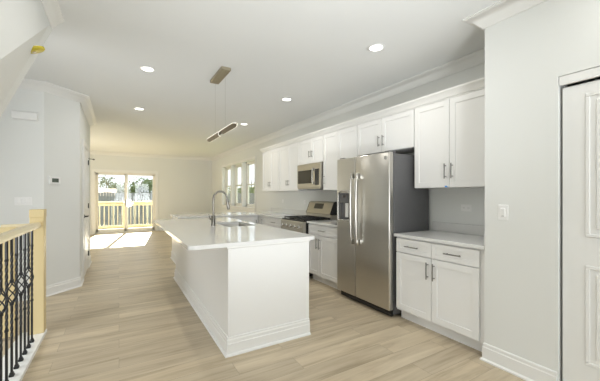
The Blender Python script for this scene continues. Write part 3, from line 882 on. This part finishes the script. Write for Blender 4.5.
for k in (-1, 0, 1):
    m = MB(); m.box((-1.035+k*.047-.017, YL-.011, 1.215), (-1.035+k*.047+.017, YL-.004, 1.281), .003); m.build('rocker', 'plate', t)
t = thing('door_chime', 'white oblong door chime box high on the wall behind the stair', 'chime', (-1.03, YL, 2.32))
m = MB(); m.box((-1.148, YL-.045, 2.272), (-.895, YL, 2.368), .012, 3); b = m.build('cover', 'plate', t, 30)
m = MB(); m.box((-1.153, YL-.012, 2.267), (-.89, YL-.001, 2.373), .003); m.build('back_plate', 'plate', t)
# thermostat on the angled wall
ta = math.atan2(YH0-YL, XH+.835)
p0 = Vector((-.835, YL, 0)); dv = Vector((math.cos(ta), math.sin(ta), 0)); nv = Vector((math.sin(ta), -math.cos(ta), 0))
tc_ = p0 + dv*.135
tl = tc_ + Vector((0, 0, 1.385))
th = thing('thermostat', 'small white thermostat with a dark display on the angled hall wall', 'thermostat', tl)
def wallbox(u0, u1, z0, z1, n0, n1, name, m_, par):
    mm = MB(); mm.box((u0, n0, z0), (u1, n1, z1), .0015)
    for v in mm.bm.verts:
        v.co = tc_ + dv*v.co.x + nv*v.co.y + Vector((0, 0, v.co.z))
    return mm.build(name, m_, par)
wallbox(-.075, .062, 1.468, 1.566, 0, .022, 'housing', 'plate', th)
wallbox(-.050, .036, 1.492, 1.544, .0215, .0235, 'display', 'lcd', th)

# ------------------------------------------------------------------ ceiling lights
first = None
cans = [(2.15, 2.19, 'recessed ceiling light nearest the right wall crown, largest of the five'), (2.16, 4.06, 'recessed ceiling light above the aisle by the refrigerator, second on the cabinet side'),
        (2.18, 5.93, 'recessed ceiling light just past the end of the pendant bar'), (.28, 3.88, 'recessed ceiling light on the hall side, left of the pendant canopy'), (.29, 5.75, 'recessed ceiling light on the hall side, farther back and lower in view')]
for k, (x, y, lab) in enumerate(cans):
    if first is None:
        first = thing('recessed_light', lab, 'ceiling light', (x, y, ZC), 'recessed ceiling lights')
        m = MB(); m.lathe([(.080, -.002), (.086, -.006), (.075, -.012), (.062, -.010), (.060, -.003)], (x, y, ZC), 32); m.build('trim_ring', 'plate', first, 40)
        m = MB(); m.lathe([(.060, -.002), (.060, -.008), (.002, -.009)], (x, y, ZC), 32); m.build('lens', 'canlight', first)
        r = first
    else:
        r = first.copy(); C.objects.link(r); r.location = (x, y, ZC); r['label'] = lab
        for ch in list(first.children):
            c = ch.copy(); C.objects.link(c); c.parent = r
    lamp('recessed_lamp', 'AREA', (x, y, ZC-.02), (0, 0, 0), CAN_W, (1, .97, .91), shape='DISK', size=.12)

# unseen lights added over and behind the camera, continuing the ceiling grid
for x, y in ((.28, 2.01), (.28, .14), (2.15, .32)):
    m = MB(); m.lathe([(.080, -.002), (.086, -.006), (.075, -.012), (.062, -.010), (.060, -.003)], (x, y, ZC), 32)
    struct(m.build('trim_5', 'plate', smooth=40))
    lamp('recessed_lamp', 'AREA', (x, y, ZC-.02), (0, 0, 0), CAN_W*.7, (1, .98, .94), shape='DISK', size=.12)

# pendant over the island
px, py = 1.035, 3.64
pn = thing('pendant_light', 'twisted LED bar pendant hanging over the island on thin wires', 'pendant', (px, py, ZC))
m = MB(); m.box((px-.055, 3.38, ZC-.035), (px+.055, 3.88, ZC), .004); m.build('canopy', 'gold', pn)
for y in (3.42, 3.84):
    m = MB(); m.cyl((px, y, ZC-.03), (px, y, 2.06), .0012, 6); m.build('wire', 'chrome', pn)
# ribbon: two flat blades, a half twist between them, glowing rim
N = 80
ya, yb = 3.03, 4.22
def ribbon(y):
    u = (y-ya)/(yb-ya)
    tw = PI * (1/(1+math.exp(-(u-.50)*60))) - .65
    w = .027*min(1, (max(0, min(u, 1-u))*16)**.5 if min(u, 1-u) < .0625 else 1)
    return tw, w
me_ = MB(); bm = me_.bm
rows = []
edge1, edge2 = [], []
for k in range(N+1):
    y = ya + (yb-ya)*k/N
    tw, w = ribbon(y)
    w = max(w, .004)
    dvv = Vector((math.cos(tw), 0, math.sin(tw))); nn = Vector((-math.sin(tw), 0, math.cos(tw)))*.004
    c = Vector((px, y, 2.055))
    rows.append([bm.verts.new(c+dvv*w+nn), bm.verts.new(c-dvv*w+nn), bm.verts.new(c-dvv*w-nn), bm.verts.new(c+dvv*w-nn)])
    edge1.append(c+dvv*w); edge2.append(c-dvv*w)
for k in range(N):
    for j in range(4):
        bm.faces.new((rows[k][j], rows[k][(j+1) % 4], rows[k+1][(j+1) % 4], rows[k+1][j]))
bm.faces.new(rows[0]); bm.faces.new(list(reversed(rows[-1])))
bar = me_.build('bar', 'bronze', pn, 40)
m = MB(); m.tube(edge1, .0034, 8); m.tube(edge2, .0034, 8); m.build('light_strip', 'led', bar, 50)

# ------------------------------------------------------------------ smoke detector under the stair bulkhead
sm = thing('smoke_detector', 'smoke detector in a yellow dust cover under the stair bulkhead', 'smoke detector', (-.56, 2.62, 2.32))
a_, b_, c_ = Vector((-.47, y1, zE(y1))), Vector((-.47, y0, zE(y0))), Vector((-1.10, y1, zE(y1)-1.52))
nrm = (b_-a_).cross(c_-a_).normalized()
if nrm.z > 0: nrm = -nrm
cen = Vector((-0.541, 2.921, 0)); cen.z = a_.z - ((cen.x-a_.x)*nrm.x + (cen.y-a_.y)*nrm.y)/nrm.z
sm.location = cen
nrm = Vector((.34, .12, -.93)).normalized()
q = nrm.to_track_quat('Z', 'Y').to_matrix().to_4x4()
def onsurf(prof, name, mm_, par):
    mm = MB(); mm.lathe(prof, (0, 0, 0), 28)
    for v in mm.bm.verts: v.co = cen + (q @ v.co)
    return mm.build(name, mm_, par, 40)
onsurf([(.022, -.07), (.022, -.008), (.064, -.006), (.064, .0)], 'base', 'wall', sm)
cv = onsurf([(.070, .0), (.069, .012), (.060, .020), (.03, .024), (.002, .024)], 'dust_cover', 'yellow', sm)
onsurf([(.012, .022), (.012, .028), (.002, .029)], 'button', 'gold', cv)

# ------------------------------------------------------------------ stair railing on the left
m = MB(); m.box((-.80, .4, -.02), (-.60, 3.815, .03), .004); struct(m.build('trim_3', 'trim'))
m = MB(); m.box((-.60, .4, 0), (-.585, 3.815, .02), .004); 
RXc = -.66
ra = thing('stair_railing', 'pale wood stair railing with black twisted iron balusters at the left edge', 'railing', (RXc, 2.6, .03))
def newel(x, y, ztop, zb=.03):
    w = .052
    mm = MB(); mm.box((x-w, y-w, zb), (x+w, y+w, ztop-.075), .003)
    o = mm.build('newel_post', 'wood', ra)
    mm = MB(); mm.box((x-w-.003, y-w-.003, ztop-.075), (x+w+.003, y+w+.003, ztop), .003); mm.build('post_cap', 'wood', o)
newel(RXc, 3.76, 1.19)
newel(-.875, 3.80, 1.035)
newel(RXc, 1.56, 1.19)
rp = [(-.032, 0), (.032, 0), (.034, .02), (.024, .045), (-.024, .045), (-.034, .02)]
def railseg(x0, y0_, x1, y1_, z):
    d_ = Vector((x1-x0, y1_-y0_)).normalized(); nn = Vector((-d_.y, d_.x))
    mm = MB()
    mm.loft([(x0+nn.x*o, y0_+nn.y*o, z+zz) for o, zz in rp], [(x1+nn.x*o, y1_+nn.y*o, z+zz) for o, zz in rp])
    return mm.build('handrail', 'woodx', ra)
railseg(RXc, 1.60, RXc, 3.71, 1.025)
railseg(RXc-.05, 3.79, -.92, 3.79, 1.01)
# balusters: plain twisted and twisted with a basket
def baluster(basket):
    mm = MB()
    bm = mm.bm
    h = .0065
    zs = []
    z0, z1 = .05, 1.03
    NZ = 120
    prev = None
    for k in range(NZ+1):
        z = z0+(z1-z0)*k/NZ
        if basket and .56 < z < .70:
            prev = None; continue
        tw = 0
        for c0, c1 in (((.30, .50), (.76, .92)) if basket else ((.42, .86),)):
            u = min(1, max(0, (z-c0)/(c1-c0))); tw += u*(c1-c0)*2*PI*5.5
        row = [bm.verts.new((h*1.41*math.cos(tw+PI/4+j*PI/2), h*1.41*math.sin(tw+PI/4+j*PI/2), z)) for j in range(4)]
        if prev:
            for j in range(4): bm.faces.new((prev[j], prev[(j+1) % 4], row[(j+1) % 4], row[j]))
        else: bm.faces.new(list(reversed(row)))
        prev = row
    bm.faces.new(prev)
    if basket:
        for j in range(4):
            pts = []
            for k in range(11):
                u = k/10; a = j*PI/2 + u*PI*1.2
                rr = .006+.026*math.sin(PI*u)
                pts.append((rr*math.cos(a), rr*math.sin(a), .55+.16*u))
            mm.tube(pts, .0042, 6)
        for z in (.55, .71): mm.box((-.011, -.011, z-.012), (.011, .011, z+.012), .003)
    else:
        for z in (.40, .88): mm.box((-.010, -.010, z-.01), (.010, .010, z+.01), .003)
    for v in mm.bm.verts: v.co += Vector((RXc, 0, 0)) + Vector((0, 2.6, 0))
    return mm.build('baluster', 'iron', ra)
def shoe():
    mm = MB(); mm.box((-.015, -.015, .030), (.015, .015, .05), .004); mm.box((-.011, -.011, .048), (.011, .011, .062), .003)
    for v in mm.bm.verts: v.co += Vector((RXc, 2.6, 0))
    return mm
protos = {}
k = 0
y = 3.525
while y > 1.66:
    bk = (k % 2 == 1)
    if bk not in protos:
        b = baluster(bk); s = shoe().build('shoe', 'iron', b); protos[bk] = (b, s)
        b.location = (0, y-2.6, 0)
    else:
        b0, s0 = protos[bk]
        b = b0.copy(); C.objects.link(b); b.parent = ra; b.location = (0, y-2.6, 0)
        s = s0.copy(); C.objects.link(s); s.parent = b
    y -= .118; k += 1

# ------------------------------------------------------------------ outside
m = MB(); m.box((-40, YB+.14, -.75), (60, 90, -.7)); m.box((3.36, -10, -.75), (60, YB+.14, -.7)); struct(m.build('ground', 'lawn'))
m = MB()
for k in range(11):
    yk = YB+.15+k*.15
    m.box((-2.2, yk, -.05), (3.2, yk+.14, -.01))
struct(m.build('floor_deck', 'deck'))
dk = thing('deck_railing', 'pale lumber deck railing with white balusters outside the sliding door', 'railing', (.3, 13.85, -.01))
YD = 13.85
for z0, z1, w_ in ((1.0, 1.06, .07), (.90, .985, .02), (.05, .13, .02)):
    m = MB(); m.box((-2.2, YD-w_, z0), (3.2, YD+w_, z1), .004); m.build('rail', 'deckrail', dk)
bx = None
x = -2.1
while x < 3.1:
    if bx is None:
        m = MB(); m.box((x-.017, YD-.017, .05), (x+.017, YD+.017, 1.0)); bx = m.build('baluster', 'deckwhite', dk); x00 = x
        bx.location = (0, 0, 0)
    else:
        c = bx.copy(); C.objects.link(c); c.parent = dk; c.location = (x-x00, 0, 0)
    x += .147
for x in (-2.2, .19, 3.2):
    m = MB(); m.box((x-.045, YD-.045, -.7), (x+.045, YD+.045, 1.08), .004); m.build('post', 'deckrail', dk)

# fences and houses
fn = thing('yard_fence', 'grey weathered board fence across the back yard', 'fence', (0, 22, -.7))
m = MB()
x = -14
while x < 20:
    m.box((x, 22, -.7), (x+.13, 22.02, 1.45+.02*math.sin(x*7))); x += .145
m.build('boards', 'fence', fn)
for x in range(-14, 21, 2):
    m = MB(); m.box((x-.05, 22.02, -.7), (x+.05, 22.12, 1.35)); m.build('post', 'fence', fn)
def house(label, x0, x1, y0_, y1_, zw, zr, wm='siding'):
    t = thing('neighbor_house', label, 'house', ((x0+x1)/2, (y0_+y1_)/2, -.7))
    mm = MB(); mm.box((x0, y0_, -.7), (x1, y1_, zw)); mm.build('wall', wm, t)
    mm = MB(); e = .5
    ym = (y0_+y1_)/2
    mm.loft([(x0-e, y0_-e, zw-.1), (x0-e, ym, zr), (x0-e, y1_+e, zw-.1)], [(x1+e, y0_-e, zw-.1), (x1+e, ym, zr), (x1+e, y1_+e, zw-.1)])
    mm.build('roof', 'roof', t)
    mm = MB(); mm.box((x0+1, y0_-.03, .6), (x0+2.0, y0_, 1.4)); wv = mm.build('window', 'plate', t)
    mm = MB(); mm.box((x0+1.08, y0_-.035, .68), (x0+1.92, y0_-.028, 1.32)); mm.build('pane', 'lcd', wv)
    return t
house('low tan-roofed house beyond the fence on the left side of the yard', -9.5, -.7, 29, 34, 1.30, 1.85)
house('pale neighbouring house seen through the three side windows', 14, 20, 27, 40, 1.2, 2.2)

def tree(label, x, y, h, r, mm_, n=900, trunk=.12, squash=1.0, leaf=.16, name='tree'):
    t = thing(name, label, 'tree', (x, y, -.7))
    rnd = random.Random(int(x*31+y*17))
    m = MB(); m.tube([(x, y, -.7), (x+.05, y, h*.3), (x-.03, y, h*.6), (x, y, h*.85)], [trunk, trunk*.8, trunk*.55, trunk*.2], 8)
    for k in range(7):
        a = rnd.random()*2*PI; zz = h*(.3+.07*k)
        m.tube([(x, y, zz), (x+r*.4*math.cos(a), y+r*.4*math.sin(a), zz+r*.35), (x+r*.75*math.cos(a), y+r*.75*math.sin(a), zz+r*.6)], [trunk*.4, trunk*.25, trunk*.08], 6)
    m.build('trunk', 'bark', t, 60)
    m = MB(); bm = m.bm
    blobs = [(Vector((x, y, h-r*squash*.9)), r)]
    for k in range(9):
        a = rnd.random()*2*PI
        blobs.append((Vector((x+r*.7*math.cos(a), y+r*.7*math.sin(a), h-r*squash*(.55+1.0*rnd.random()))), r*(.35+.25*rnd.random())))
    for k in range(n):
        c0, rr = blobs[rnd.randrange(len(blobs))]
        d_ = Vector((rnd.gauss(0, 1), rnd.gauss(0, 1), rnd.gauss(0, 1)*squash)).normalized()
        c = c0 + d_*rr*rnd.uniform(.45, 1.0)
        if c.z > h: c.z = h - rnd.random()*.2*r
        u = Vector((rnd.gauss(0, 1), rnd.gauss(0, 1), rnd.gauss(0, 1))).normalized(); v = u.orthogonal()
        s = leaf*rnd.uniform(.6, 1.3)
        vs = [bm.verts.new(c + p) for p in (u*s, v*s*.45, -u*s, -v*s*.45)]
        bm.faces.new(vs)
    m.build('crown', mm_, t)
tree('tall sparse tree above the tan roof, seen through the left door pane', -1.15, 40.5, 3.6, 1.0, 'leafpale', 260, .09, 1.1, .13)
tree('pale bushy tree at the middle of the sliding door', .0, 37, 2.6, 1.0, 'leafpale', 700)
tree('broad green tree filling the right pane of the sliding door', 1.9, 34, 3.0, 1.15, 'leaf', 900, .14, .8)
tree('dark low bush in front of the broad green tree', 1.75, 29, 2.0, .5, 'leafdark', 500, .06, .8, .09, 'bush')
tree('green tree outside, seen through the nearest side window', 9.6, 24.4, 2.5, 1.5, 'leaf', 1200)
tree('green tree outside, seen through the middle side window', 10.4, 29.5, 2.4, 1.5, 'leaf', 1000)
tree('pale tree outside, seen through the farthest side window', 10.5, 35.5, 2.4, 1.6, 'leafpale', 900)
